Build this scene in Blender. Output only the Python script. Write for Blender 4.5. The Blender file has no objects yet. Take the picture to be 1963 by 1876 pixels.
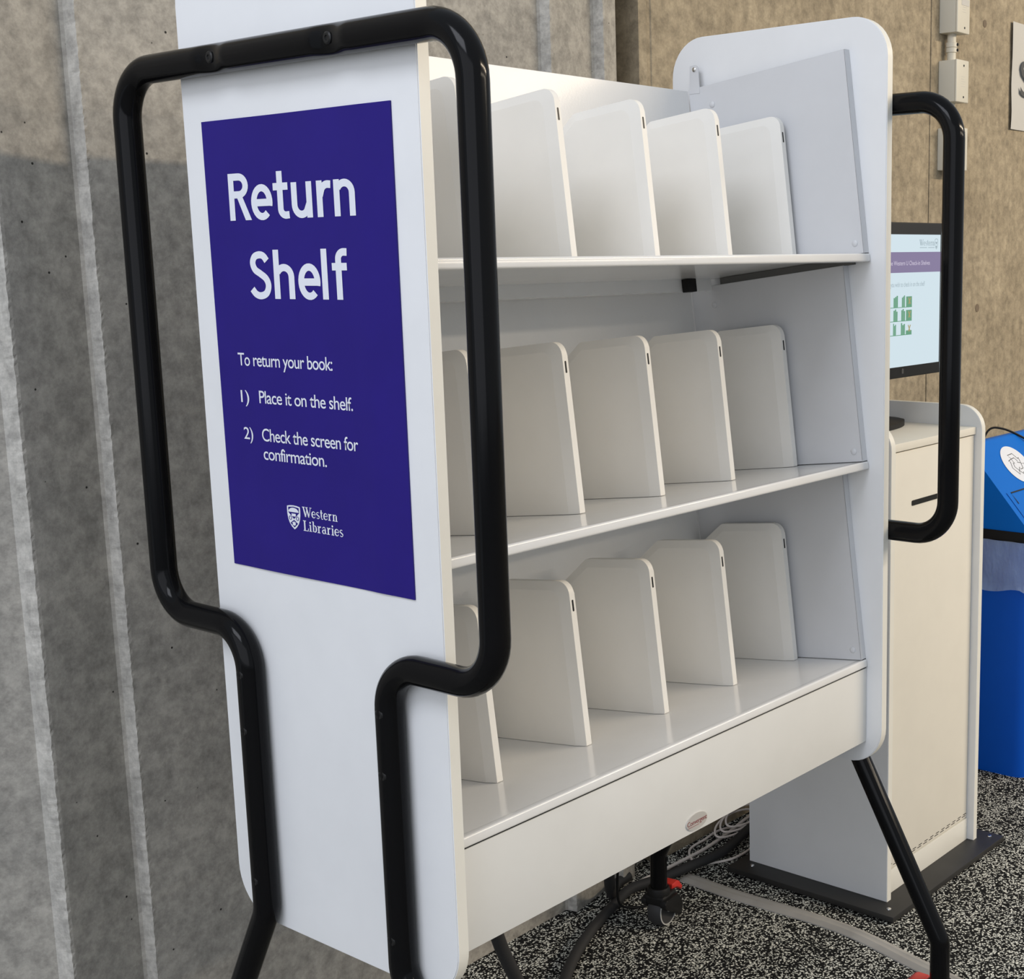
import bpy, bmesh, math, random
from mathutils import Vector, Matrix
random.seed(7)
C = bpy.context.scene.collection
SC = bpy.context.scene
PI = math.pi
Z0 = 1.375                      # camera height above the floor; z below is measured from the camera level
W_IMG, H_IMG = 1963.0, 1876.0

# ------------------------------------------------------------------ camera
cam_d = bpy.data.cameras.new('camera'); cam = bpy.data.objects.new('camera', cam_d); C.objects.link(cam)
F_PX, PX, PY = 2693.2, 1360.42, 966.51
yaw, pitch, roll = 0.91542, -0.174024, -0.0123928
Fv = Vector((math.sin(yaw)*math.cos(pitch), math.cos(yaw)*math.cos(pitch), math.sin(pitch)))
R0 = Fv.cross(Vector((0, 0, 1))).normalized(); U0 = R0.cross(Fv)
Rv = R0*math.cos(roll) + U0*math.sin(roll); Uv = -R0*math.sin(roll) + U0*math.cos(roll)
M = Matrix((Rv, Uv, -Fv)).transposed().to_4x4(); M.translation = Vector((-1.0662, -1.2122, Z0))
cam.matrix_world = M
cam_d.sensor_fit = 'HORIZONTAL'; cam_d.sensor_width = 36.0; cam_d.lens = F_PX/W_IMG*36.0
cam_d.shift_x = (W_IMG/2 - PX)/W_IMG; cam_d.shift_y = (PY - H_IMG/2)/W_IMG
cam_d.clip_start = 0.02
SC.camera = cam

# ------------------------------------------------------------------ world, lamps, exposure
SC.view_settings.view_transform = 'Standard'; SC.view_settings.look = 'None'
SC.view_settings.exposure = 0.0; SC.view_settings.gamma = 1.0; SC.view_settings.use_curve_mapping = False
w = bpy.data.worlds.new('world'); SC.world = w; w.use_nodes = True
w.node_tree.nodes['Background'].inputs[0].default_value = (0.84, 0.92, 1.0, 1)
w.node_tree.nodes['Background'].inputs[1].default_value = 0.54

def area_lamp(name, loc, target, sx, sy, power, col, spread=None, along_x=False):
    d = bpy.data.lights.new(name, 'AREA'); d.shape = 'RECTANGLE'; d.size = sx; d.size_y = sy
    d.energy = power; d.color = col
    if spread: d.spread = spread
    o = bpy.data.objects.new(name, d); C.objects.link(o); o.location = loc
    z = (Vector(loc) - Vector(target)).normalized()
    x = Vector((0, 0, 1)).cross(z).normalized(); y = z.cross(x)
    if along_x: x = Vector((1, 0, 0)); z = (z - x*z.x).normalized(); y = z.cross(x)
    o.matrix_world = Matrix((x, y, z)).transposed().to_4x4(); o.matrix_world.translation = Vector(loc)
    return o
# warm rows of linear lights hanging in the hall in front of the shelf, cool daylight and an added low fill from the left
area_lamp('lamp_row_near', (5.9, -5.2, Z0+2.70), (0.9, 0.5, Z0), 7.0, 0.16, 410, (1.0, 0.83, 0.62), along_x=True)
area_lamp('lamp_row_far', (6.2, -8.0, Z0+2.25), (0.9, 0.5, Z0), 8.0, 0.16, 130, (1.0, 0.86, 0.68), along_x=True)
area_lamp('daylight_left', (-2.7, -0.4, Z0+2.7), (0.2, 0.2, Z0-0.2), 2.2, 1.3, 72, (0.88, 0.91, 1.0))
area_lamp('low_fill_left', (-3.8, -1.3, Z0+0.75), (0.3, 0.2, Z0-0.3), 5.6, 3.0, 68, (0.90, 0.915, 1.0))  # added fill, no known window there; lifts the left-facing sides

# ------------------------------------------------------------------ materials
def new_mat(name):
    m = bpy.data.materials.new(name); m.use_nodes = True
    nt = m.node_tree; b = nt.nodes['Principled BSDF']
    return m, nt, b
def ramp(nt, src, stops):
    r = nt.nodes.new('ShaderNodeValToRGB'); els = r.color_ramp.elements
    els[0].position, els[0].color = stops[0][0], (*stops[0][1], 1)
    els[1].position, els[1].color = stops[-1][0], (*stops[-1][1], 1)
    for p, c in stops[1:-1]:
        e = els.new(p); e.color = (*c, 1)
    nt.links.new(src, r.inputs[0]); return r.outputs[0]
def objco(nt, scale=(1, 1, 1)):
    t = nt.nodes.new('ShaderNodeTexCoord'); mp = nt.nodes.new('ShaderNodeMapping')
    mp.inputs['Scale'].default_value = scale; nt.links.new(t.outputs['Object'], mp.inputs[0]); return mp.outputs[0]
def noise(nt, co, scale, detail=4, rough=0.6):
    n = nt.nodes.new('ShaderNodeTexNoise'); n.inputs['Scale'].default_value = scale
    n.inputs['Detail'].default_value = detail; n.inputs['Roughness'].default_value = rough
    nt.links.new(co, n.inputs['Vector']); return n.outputs['Fac']
def mixc(nt, fac, a, b, mode='MIX'):
    n = nt.nodes.new('ShaderNodeMix'); n.data_type = 'RGBA'; n.blend_type = mode
    for i, v in ((0, fac), (6, a), (7, b)):
        if isinstance(v, (int, float)): n.inputs[i].default_value = v
        elif isinstance(v, tuple): n.inputs[i].default_value = (*v, 1)
        else: nt.links.new(v, n.inputs[i])
    return n.outputs[2]
def bump(nt, b, h, strength, dist=0.001):
    n = nt.nodes.new('ShaderNodeBump'); n.inputs['Strength'].default_value = strength
    n.inputs['Distance'].default_value = dist
    nt.links.new(h, n.inputs['Height']); nt.links.new(n.outputs[0], b.inputs['Normal'])
def simple(name, col, rough=0.4, metal=0.0, bscale=0, bstr=0.1, spec=0.5, var=0.02, coat=0):
    m, nt, b = new_mat(name); co = objco(nt)
    f = noise(nt, co, 9.0, 3)
    lo = tuple(max(0, c*(1-var)) for c in col); hi = tuple(min(1, c*(1+var)) for c in col)
    nt.links.new(ramp(nt, f, [(0.3, lo), (0.7, hi)]), b.inputs['Base Color'])
    b.inputs['Roughness'].default_value = rough; b.inputs['Metallic'].default_value = metal
    b.inputs['Specular IOR Level'].default_value = spec
    if coat: b.inputs['Coat Weight'].default_value = coat; b.inputs['Coat Roughness'].default_value = 0.1
    if bscale: bump(nt, b, noise(nt, co, bscale, 2), bstr, 0.0006)
    return m
def emit(name, col, s=1.0):
    m, nt, b = new_mat(name)
    b.inputs['Base Color'].default_value = (0.01, 0.01, 0.01, 1); b.inputs['Emission Color'].default_value = (*col, 1)
    b.inputs['Emission Strength'].default_value = s; b.inputs['Roughness'].default_value = 0.3
    return m

def concrete(name, base, dark, streak=0.0, pits=True):
    m, nt, b = new_mat(name); co = objco(nt)
    n1 = noise(nt, co, 7, 6, 0.65); n2 = noise(nt, co, 38, 5, 0.7); n3 = noise(nt, co, 160, 3, 0.6)
    c = ramp(nt, n1, [(0.32, dark), (0.66, base)])
    c2 = ramp(nt, n2, [(0.33, (0.56, 0.56, 0.56)), (0.62, (1.12, 1.12, 1.11))])
    c = mixc(nt, 0.75, c, c2, 'MULTIPLY')
    c3 = ramp(nt, n3, [(0.35, (0.84, 0.84, 0.84)), (0.65, (1.06, 1.06, 1.06))])
    c = mixc(nt, 0.55, c, c3, 'MULTIPLY')
    if streak:
        s = noise(nt, objco(nt, (60, 60, 5)), 1.0, 3)
        c = mixc(nt, streak, c, ramp(nt, s, [(0.3, (0.72, 0.70, 0.66)), (0.7, (1.08, 1.07, 1.05))]), 'MULTIPLY')
    if pits:
        v = nt.nodes.new('ShaderNodeTexVoronoi'); v.inputs['Scale'].default_value = 26
        nt.links.new(co, v.inputs['Vector'])
        c = mixc(nt, ramp(nt, v.outputs['Distance'], [(0.040, (1, 1, 1)), (0.055, (0, 0, 0))]), c, (0.03, 0.028, 0.025))
    nt.links.new(c, b.inputs['Base Color']); b.inputs['Roughness'].default_value = 0.88
    b.inputs['Specular IOR Level'].default_value = 0.25
    bump(nt, b, n2, 0.35, 0.003)
    return m

def carpet_mat():
    m, nt, b = new_mat('speckled_carpet'); co = objco(nt)
    wv = nt.nodes.new('ShaderNodeTexNoise'); wv.inputs['Scale'].default_value = 130; nt.links.new(co, wv.inputs['Vector'])
    ad = nt.nodes.new('ShaderNodeVectorMath'); ad.operation = 'MULTIPLY_ADD'
    ad.inputs[1].default_value = (0.009, 0.009, 0.009); nt.links.new(wv.outputs['Color'], ad.inputs[0]); nt.links.new(co, ad.inputs[2])
    v = nt.nodes.new('ShaderNodeTexVoronoi'); v.inputs['Scale'].default_value = 235; nt.links.new(ad.outputs[0], v.inputs['Vector'])
    sp = nt.nodes.new('ShaderNodeSeparateColor'); nt.links.new(v.outputs['Color'], sp.inputs[0])
    big = noise(nt, objco(nt, (3, 9, 1)), 1.6, 3)
    ma = nt.nodes.new('ShaderNodeMath'); ma.operation = 'MULTIPLY_ADD'; nt.links.new(big, ma.inputs[0]); ma.inputs[1].default_value = 0.9
    nt.links.new(sp.outputs[0], ma.inputs[2])
    on = ramp(nt, ma.outputs[0], [(0.78, (0, 0, 0)), (0.86, (1, 1, 1))])
    di = ramp(nt, v.outputs['Distance'], [(0.36, (1, 1, 1)), (0.56, (0, 0, 0))])
    f = mixc(nt, 1.0, on, di, 'MULTIPLY')
    tint = ramp(nt, sp.outputs[1], [(0.2, (0.72, 0.73, 0.67)), (0.8, (0.90, 0.89, 0.80))])
    c = mixc(nt, f, (0.012, 0.012, 0.012), tint)
    nt.links.new(c, b.inputs['Base Color']); b.inputs['Roughness'].default_value = 0.95; b.inputs['Specular IOR Level'].default_value = 0.1
    bump(nt, b, v.outputs['Distance'], 0.6, 0.003)
    return m

WHITE = simple('white_laminate', (0.80, 0.81, 0.82), 0.42, bscale=900, bstr=0.05)
EDGE = simple('cream_edge_band', (0.80, 0.785, 0.72), 0.38)
STEEL = simple('white_powder_coat', (0.74, 0.74, 0.735), 0.23, bscale=260, bstr=0.25, spec=0.25)
SHELF = simple('glossy_shelf_coat', (0.76, 0.76, 0.755), 0.15, bscale=60, bstr=0.05, spec=0.5)
LINER = simple('grey_white_powder_coat', (0.63, 0.64, 0.66), 0.42, bscale=400, bstr=0.08)
DIVIDER = simple('off_white_plastic', (0.82, 0.805, 0.765), 0.5, bscale=900, bstr=0.06)
BLACK = simple('glossy_black_paint', (0.005, 0.005, 0.0055), 0.13, spec=0.13, bscale=120, bstr=0.03)
BLACKP = simple('black_plastic', (0.010, 0.010, 0.010), 0.5, spec=0.22)
DGREY = simple('dark_grey_metal', (0.10, 0.10, 0.095), 0.5)
SCREW = simple('black_screw', (0.012, 0.012, 0.012), 0.4, spec=0.25)
CHROME = simple('chrome_screw', (0.7, 0.7, 0.7), 0.2, 1.0)
RED = simple('red_plastic', (0.62, 0.035, 0.025), 0.4)
GREYR = simple('grey_rubber', (0.035, 0.035, 0.037), 0.6)
LGREY = simple('light_grey_plastic', (0.5, 0.5, 0.48), 0.5)
PURPLE = simple('purple_print', (0.018, 0.009, 0.185), 0.36, var=0.06, spec=0.22)
INK = simple('white_print', (0.76, 0.79, 0.86), 0.5)
PAPER = simple('white_paper', (0.53, 0.52, 0.49), 0.7)
DARKINK = simple('dark_print', (0.05, 0.05, 0.05), 0.6)
REDINK = simple('red_print', (0.24, 0.06, 0.06), 0.5)
BADGE = simple('silver_badge', (0.62, 0.60, 0.57), 0.3, 0.3)
KIOSK = simple('cream_laminate', (0.78, 0.745, 0.66), 0.5)
KIOSKS = simple('white_cabinet_laminate', (0.72, 0.72, 0.70), 0.5)
PLATE = simple('black_steel_plate', (0.022, 0.021, 0.020), 0.5, var=0.2)
BLUE = simple('blue_plastic', (0.002, 0.15, 0.62), 0.42, spec=0.12)
BLUED = simple('deep_blue_plastic', (0.002, 0.10, 0.60), 0.45, spec=0.2)
BOXP = simple('beige_box_paint', (0.60, 0.57, 0.48), 0.5)
WCABLE = simple('white_cable', (0.78, 0.71, 0.66), 0.5)
SLEEVE = simple('black_cable_sleeve', (0.018, 0.018, 0.019), 0.7, bscale=700, bstr=0.6)
TAPE = simple('grey_floor_channel', (0.37, 0.355, 0.33), 0.65, var=0.15)
WALL = concrete('ribbed_concrete', (0.44, 0.415, 0.37), (0.33, 0.315, 0.285))
RIDGE = concrete('daylit_ridge_concrete', (0.54, 0.52, 0.48), (0.43, 0.415, 0.38), pits=False)  # lighter tone puts the daylight on left-facing ridge sides into the colour
WALLR = concrete('smooth_concrete', (0.42, 0.355, 0.255), (0.32, 0.268, 0.19), streak=0.35, pits=False)
JOINT = simple('dark_joint_filler', (0.035, 0.028, 0.02), 0.9, var=0.3)
CARPET = carpet_mat()
SCR_BG = emit('screen_white', (0.60, 0.72, 0.78), 1.0)
SCR_BAND = emit('screen_purple', (0.20, 0.16, 0.29), 1.0)
SCR_BTXT = emit('screen_band_text', (0.55, 0.50, 0.62), 1.0)
SCR_TXT = emit('screen_grey_text', (0.30, 0.38, 0.42), 1.0)
SCR_GRN = emit('screen_green', (0.10, 0.30, 0.17), 1.0)
SCR_GLD = emit('screen_gold', (0.36, 0.30, 0.12), 1.0)
m, nt, b = new_mat('clear_bag_film')
b.inputs['Base Color'].default_value = (0.55, 0.68, 0.85, 1); b.inputs['Roughness'].default_value = 0.15
b.inputs['Alpha'].default_value = 0.42
bump(nt, b, noise(nt, objco(nt, (1, 1, 0.5)), 14, 4, 0.6), 0.9, 0.02)
BAG = m

# ------------------------------------------------------------------ object helpers
def tag(o, label=None, cat=None, group=None, kind=None):
    if label: o['label'] = label
    if cat: o['category'] = cat
    if group: o['group'] = group
    if kind: o['kind'] = kind
    return o
def worldloc(o):
    v = Vector((0, 0, 0))
    while o is not None: v = v + o.location; o = o.parent
    return v
def thing(name, label, cat, loc, group=None):
    o = bpy.data.objects.new(name, None); C.objects.link(o); o.location = loc; o.empty_display_size = 0.1
    return tag(o, label, cat, group)
def obj(name, bm, mat, parent=None, smooth=35, at=None, local=False):
    """bm in camera-level coordinates (z + Z0 = height) unless local; at = origin of a top-level mesh"""
    me = bpy.data.meshes.new(name); bmesh.ops.recalc_face_normals(bm, faces=bm.faces)
    if not local:
        bm.transform(Matrix.Translation((0, 0, Z0)))
        off = worldloc(parent) if parent is not None else (Vector(at) if at is not None else Vector((0, 0, 0)))
        bm.transform(Matrix.Translation(-off))
    bm.to_mesh(me); bm.free()
    for mm in (mat if isinstance(mat, (list, tuple)) else [mat]): me.materials.append(mm)
    if smooth:
        me.polygons.foreach_set('use_smooth', [True]*len(me.polygons)); me.set_sharp_from_angle(angle=math.radians(smooth))
    o = bpy.data.objects.new(name, me); C.objects.link(o)
    if parent is not None: o.parent = parent
    elif at is not None: o.location = at
    return o
def B(): return bmesh.new()
def box(bm, x0, x1, y0, y1, z0, z1, bev=0.0, seg=2):
    vs = [bm.verts.new((x, y, z)) for x in (x0, x1) for y in (y0, y1) for z in (z0, z1)]
    fs = [(0, 1, 3, 2), (4, 6, 7, 5), (0, 4, 5, 1), (2, 3, 7, 6), (0, 2, 6, 4), (1, 5, 7, 3)]
    ff = [bm.faces.new([vs[i] for i in f]) for f in fs]
    if bev:
        es = set(e for f in ff for e in f.edges)
        bmesh.ops.bevel(bm, geom=list(es), offset=bev, segments=seg, affect='EDGES', profile=0.6)
    return bm
def prism(bm, loop, a, d, bev=0.0, seg=2, mapper=None):
    """loop of 2-D points extruded from a to a+d; mapper(p, q, h) -> xyz"""
    v0 = [bm.verts.new(mapper(p, q, a)) for p, q in loop]; v1 = [bm.verts.new(mapper(p, q, a+d)) for p, q in loop]
    n = len(loop); f0 = bm.faces.new(v0); f1 = bm.faces.new(list(reversed(v1)))
    for i in range(n): bm.faces.new((v0[i], v1[i], v1[(i+1) % n], v0[(i+1) % n]))
    if bev:
        es = list(set(list(f0.edges)+list(f1.edges)))
        bmesh.ops.bevel(bm, geom=es, offset=bev, segments=seg, affect='EDGES', profile=0.6)
    return bm
mapX = lambda y, z, x: (x, y, z)
mapY = lambda x, z, y: (x, y, z)
mapZ = lambda x, y, z: (x, y, z)
def fillet(pts, rads, seg=8, closed=False):
    out = []; n = len(pts); P = [Vector(p) for p in pts]
    for i in range(n):
        r = rads[i] if isinstance(rads, (list, tuple)) else rads
        if (not closed and i in (0, n-1)) or r <= 0: out.append(P[i]); continue
        p, a, c = P[i], P[i-1], P[(i+1) % n]
        u = (a-p).normalized(); v = (c-p).normalized(); ang = u.angle(v)
        if ang > PI-1e-3: out.append(p); continue
        t = r/math.tan(ang/2); ce = p + (u+v).normalized()*(r/math.sin(ang/2))
        s0 = p+u*t-ce; s1 = p+v*t-ce; om = s0.angle(s1)
        for k in range(seg+1):
            f = k/seg
            out.append(ce + s0*(math.sin((1-f)*om)/math.sin(om)) + s1*(math.sin(f*om)/math.sin(om)))
    return out
def fillet2(pts, rads, seg=8):
    return [(v.x, v.y) for v in fillet([(p[0], p[1], 0) for p in pts], rads, seg, True)]
def tube(bm, pts, r, seg=20, caps=True):
    P = [Vector(p) for p in pts]; n = len(P); rings = []
    t0 = (P[1]-P[0]).normalized(); nrm = t0.orthogonal().normalized()
    for i in range(n):
        t = (P[min(i+1, n-1)]-P[max(i-1, 0)]).normalized()
        nrm = (nrm - t*nrm.dot(t)).normalized(); bn = t.cross(nrm)
        rr = r[i] if isinstance(r, (list, tuple)) else r
        rings.append([bm.verts.new(P[i]+(nrm*math.cos(2*PI*k/seg)+bn*math.sin(2*PI*k/seg))*rr) for k in range(seg)])
    for a, c in zip(rings, rings[1:]):
        for k in range(seg): bm.faces.new((a[k], a[(k+1) % seg], c[(k+1) % seg], c[k]))
    if caps: bm.faces.new(list(reversed(rings[0]))); bm.faces.new(rings[-1])
    return bm
def spline(ctrl, n=10):
    P = [Vector(p) for p in ctrl]; P = [2*P[0]-P[1]]+P+[2*P[-1]-P[-2]]; out = []
    for i in range(1, len(P)-2):
        for k in range(n):
            t = k/n; a, b_, c, d = P[i-1:i+3]
            out.append(0.5*((2*b_)+(c-a)*t+(2*a-5*b_+4*c-d)*t*t+(3*b_-a-3*c+d)*t**3))
    out.append(P[-2]); return out
def lathe(bm, c, axis, prof, seg=24, caps=True):
    """profile of (radius, height) along axis from c"""
    ax = Vector(axis).normalized(); u = ax.orthogonal().normalized(); v = ax.cross(u); c = Vector(c); rings = []
    for r, h in prof:
        rings.append([bm.verts.new(c+ax*h+(u*math.cos(2*PI*k/seg)+v*math.sin(2*PI*k/seg))*max(r, 1e-5)) for k in range(seg)])
    for a, b_ in zip(rings, rings[1:]):
        for k in range(seg): bm.faces.new((a[k], a[(k+1) % seg], b_[(k+1) % seg], b_[k]))
    if caps: bm.faces.new(list(reversed(rings[0]))); bm.faces.new(rings[-1])
    return bm
def text_bm(body, offset=0.0, extrude=0.0, spacing=1.0, align='LEFT'):
    cu = bpy.data.curves.new('lettering', 'FONT'); cu.body = body; cu.offset = offset; cu.extrude = extrude
    cu.space_character = spacing; cu.align_x = align; cu.resolution_u = 4; cu.size = 1.0
    o = bpy.data.objects.new('lettering', cu); C.objects.link(o)
    dg = bpy.context.evaluated_depsgraph_get(); dg.update()
    me = bpy.data.meshes.new_from_object(o.evaluated_get(dg)); bm = B(); bm.from_mesh(me)
    bpy.data.objects.remove(o); bpy.data.curves.remove(cu); bpy.data.meshes.remove(me)
    return bm
def fit_text(body, x0, x1, ybase, ytop, mapper, offset=0.0, spacing=1.0, h=0.0004):
    """lettering scaled so its box is x0..x1 wide and its tallest letter runs ybase..ytop"""
    bm = text_bm(body, offset, 0.0, spacing)
    xs = [v.co.x for v in bm.verts]; mx = max(v.co.y for v in bm.verts)
    sx = (x1-x0)/(max(xs)-min(xs)); sy = (ytop-ybase)/mx; xm = min(xs)
    bmesh.ops.remove_doubles(bm, verts=bm.verts, dist=1e-5)
    for v in bm.verts: v.co = Vector(mapper(x0+(v.co.x-xm)*sx, ybase+v.co.y*sy, 0))
    if h:
        r = bmesh.ops.extrude_face_region(bm, geom=list(bm.faces)); n = Vector(mapper(0, 0, h))-Vector(mapper(0, 0, 0))
        for g in r['geom']:
            if isinstance(g, bmesh.types.BMVert): g.co += n
    return bm
def ribbon(bm, pts, w, mapper, closed=False, h=0.0):
    """flat stroke of width w (number or list) along 2-D points"""
    P = [Vector((p[0], p[1])) for p in pts]; n = len(P); L = []; R = []
    for i in range(n):
        if closed: t = P[(i+1) % n]-P[i-1]
        else: t = P[min(i+1, n-1)]-P[max(i-1, 0)]
        if t.length < 1e-9: t = Vector((1, 0))
        t.normalize(); nn = Vector((-t.y, t.x)); ww = w[i] if isinstance(w, (list, tuple)) else w
        a = P[i]+nn*ww/2; c = P[i]-nn*ww/2
        L.append(bm.verts.new(mapper(a.x, a.y, h))); R.append(bm.verts.new(mapper(c.x, c.y, h)))
    for i in range(n if closed else n-1):
        j = (i+1) % n; bm.faces.new((L[i], L[j], R[j], R[i]))
def poly(bm, pts, mapper, h=0.0):
    bm.faces.new([bm.verts.new(mapper(p[0], p[1], h)) for p in pts])
def arc(cx, cy, rx, ry, a0, a1, n=14):
    return [(cx+rx*math.cos(math.radians(a0+(a1-a0)*k/n)), cy+ry*math.sin(math.radians(a0+(a1-a0)*k/n))) for k in range(n+1)]

# condensed bold serif letters drawn as strokes (cap height .70, x height .47)
def serif_glyph(ch, bm, mp):
    T, t = 0.125, 0.05
    S = lambda pts, w_: ribbon(bm, pts, w_, mp)
    def ser(x, y, w_=0.2): S([(x-w_/2, y), (x+w_/2, y)], 0.045)
    if ch == 'W':
        S([(0.10, 0.69), (0.30, 0.0)], T); S([(0.30, 0.0), (0.45, 0.6)], t); S([(0.40, 0.69), (0.62, 0.0)], T); S([(0.62, 0.0), (0.80, 0.69)], t)
        ser(0.12, 0.68, 0.26); ser(0.42, 0.68, 0.22); ser(0.81, 0.68, 0.2); return 0.86
    if ch == 'L':
        S([(0.16, 0.0), (0.16, 0.70)], T); ser(0.16, 0.68, 0.28); S([(0.03, 0.022), (0.48, 0.022)], 0.045); S([(0.46, 0.0), (0.50, 0.2)], 0.05); return 0.54
    if ch == 'e':
        p = arc(0.22, 0.235, 0.165, 0.215, 0, 330, 26); S(p, [t+0.07*max(0, math.sin(math.radians(k*330/26-90))) for k in range(27)])
        S([(0.07, 0.25), (0.385, 0.25)], 0.045); return 0.43
    if ch == 's':
        S(arc(0.18, 0.345, 0.115, 0.105, 40, 200, 10)+[(0.12, 0.28), (0.25, 0.20)]+arc(0.18, 0.125, 0.125, 0.11, 30, -150, 10), [0.05]*9+[0.09]*6+[0.05]*9); return 0.36
    if ch == 't':
        S([(0.14, 0.64), (0.14, 0.12)], 0.11); S(arc(0.22, 0.11, 0.085, 0.095, 180, 320, 8), 0.055); S([(0.02, 0.45), (0.29, 0.45)], 0.045); return 0.32
    if ch == 'r':
        S([(0.13, 0.0), (0.13, 0.46)], 0.115); ser(0.13, 0.022, 0.25); S([(0.02, 0.44), (0.14, 0.44)], 0.045); S([(0.18, 0.33), (0.24, 0.43), (0.33, 0.41)], [0.05, 0.07, 0.11]); return 0.39
    if ch == 'n':
        S([(0.13, 0.0), (0.13, 0.46)], 0.115); S([(0.38, 0.0), (0.38, 0.33)], 0.115); S([(0.17, 0.36)]+arc(0.29, 0.34, 0.10, 0.105, 130, 0, 8), [0.05]*8+[0.115]*2)
        ser(0.13, 0.022, 0.22); ser(0.38, 0.022, 0.22); S([(0.02, 0.44), (0.14, 0.44)], 0.045); return 0.52
    if ch == 'i':
        S([(0.13, 0.0), (0.13, 0.46)], 0.115); ser(0.13, 0.022, 0.24); S([(0.02, 0.44), (0.14, 0.44)], 0.045); poly(bm, arc(0.12, 0.60, 0.07, 0.07, 0, 342, 19), mp); return 0.27
    if ch == 'b':
        S([(0.12, 0.02), (0.12, 0.72)], 0.11); S([(0.01, 0.70), (0.12, 0.70)], 0.045); S(arc(0.24, 0.235, 0.14, 0.21, 150, -150, 20), [t+0.065*max(0, math.cos(math.radians(150-300*k/20))) for k in range(21)]); return 0.46
    if ch == 'a':
        S([(0.31, 0.03), (0.31, 0.33)], 0.11); S(arc(0.20, 0.33, 0.115, 0.12, 10, 170, 10), 0.055); S(arc(0.19, 0.14, 0.12, 0.125, 60, 330, 16), [t+0.05*max(0, -math.cos(math.radians(60+270*k/16))) for k in range(17)]); S([(0.31, 0.04), (0.41, 0.03)], 0.05); return 0.44
    return 0.25
def serif_word(word, x0, x1, ybase, ytop, mapper, h=0.0):
    x = 0; adv = []; tmp = B()
    for ch in word: adv.append(x); x += serif_glyph(ch, tmp, lambda a, c, h_: (a, c, 0))+0.015
    tmp.free(); sx = (x1-x0)/x; sy = (ytop-ybase)/0.70; bm = B()
    for ch, a0 in zip(word, adv):
        serif_glyph(ch, bm, lambda a, c, h_, a0=a0: mapper(x0+(a0+a)*sx, ybase+c*sy, h))
    return bm

# ------------------------------------------------------------------ setting: floor and walls
YW = 0.757; FL = -Z0
bm = B(); box(bm, -7, 9, -9, 1.6, FL-0.05, FL)
tag(obj('floor', bm, CARPET, at=(0, 0, 0)), 'black carpet speckled with white flecks under the return shelf', 'floor', kind='structure')

def wall_prism(name, front, back_y, z0, z1, mat, jit=(), nz=520):
    """front: list of (x, y) from left to right; jit: indices of arrises that are chipped"""
    bm = B(); rows = []
    for k in range(nz+1):
        z = z0+(z1-z0)*k/nz; row = []
        for i, (x, y) in enumerate(front):
            if i in jit: x += random.uniform(-0.0009, 0.0007); y += random.uniform(-0.0004, 0.0010)
            row.append(bm.verts.new((x, y, z)))
        row.append(bm.verts.new((front[-1][0], back_y, z))); row.append(bm.verts.new((front[0][0], back_y, z))); rows.append(row)
    m_ = len(rows[0])
    for a, c in zip(rows, rows[1:]):
        for i in range(m_): bm.faces.new((a[i], a[(i+1) % m_], c[(i+1) % m_], c[i]))
    bm.faces.new(rows[0]); bm.faces.new(list(reversed(rows[-1])))
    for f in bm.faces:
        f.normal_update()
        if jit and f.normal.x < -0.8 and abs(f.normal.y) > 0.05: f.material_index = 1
    return obj(name, bm, mat, smooth=0, at=(0, 0, 0))
RIB = 0.024
ribs = [-0.112, 0.020, 0.977, 1.130]
front = [(-6.0, YW+3.0), (ribs[0]-0.004, YW+0.004)]; jit = []
for i, x in enumerate(ribs):
    if i: front.append((x-0.004, YW+0.002))
    front.append((x, YW-0.002)); jit.append(len(front)); front.append((x+0.005, YW-RIB))
    front.append((x+0.010, YW-RIB+0.0004))
front += [(1.188, YW-0.010), (1.188, YW+0.02)]
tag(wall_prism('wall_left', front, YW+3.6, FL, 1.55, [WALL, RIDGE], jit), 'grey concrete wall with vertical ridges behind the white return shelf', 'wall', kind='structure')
fr = [(1.272, YW+0.02), (1.272, YW), (1.298, YW), (1.300, YW+0.003), (1.312, YW+0.003), (1.314, YW), (2.522, YW), (2.5235, YW+0.006), (2.5275, YW+0.006), (2.529, YW), (8.0, YW)]
wr = tag(wall_prism('wall_right', fr, YW+0.4, FL, 1.55, WALLR, nz=4), 'smooth tan concrete wall behind the kiosk and blue bin', 'wall', kind='structure')
bm = B(); box(bm, 1.18, 1.28, YW+0.10, YW+0.3, FL, 1.55)
for x in (1.236, 1.247): box(bm, x, x+0.004, YW+0.07, YW+0.10, FL, 1.55)
tag(obj('trim_1', bm, JOINT, at=(0, 0, 0)), 'dark vertical joint between the two concrete walls', 'wall joint', kind='structure')
HOLE = simple('plugged_hole', (0.17, 0.13, 0.09), 0.9)
for (x, z, r) in ((2.849, 0.665, 0.011), (2.837, -0.161, 0.012)):
    bm = B(); lathe(bm, (x, YW-0.0012, z), (0, 1, 0), [(r, 0), (r, 0.0025)], 20); obj('tie_hole', bm, HOLE, wr)

# ------------------------------------------------------------------ the return shelf
L_IN, TH, DEP = 1.0005, 0.0180, 0.45
cart = thing('return_shelf_cart', 'white three-tier book return shelf on black tubular frames with casters', 'book cart', (0.51, 0.2225, 0))
PT, PB = 0.387, -0.8965
loop = fillet2([(0, PB), (DEP, PB), (DEP, PT), (0, PT)], [0.068]*4, 10)
def end_panel(x0):
    bm = B(); prism(bm, loop, x0, TH, 0, 2, mapX)
    for f in bm.faces:
        f.material_index = 0 if abs(f.normal.x) > 0.9 or len(f.verts) > 4 else 1
    bm.normal_update()
    for f in bm.faces: f.material_index = 0 if abs(f.normal.x) > 0.5 else 1
    es = [e for e in bm.edges if len(e.link_faces) == 2 and e.link_faces[0].material_index != e.link_faces[1].material_index]
    bmesh.ops.bevel(bm, geom=es, offset=0.0012, segments=2, affect='EDGES')
    return obj('end_panel', bm, [WHITE, EDGE], cart)
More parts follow.
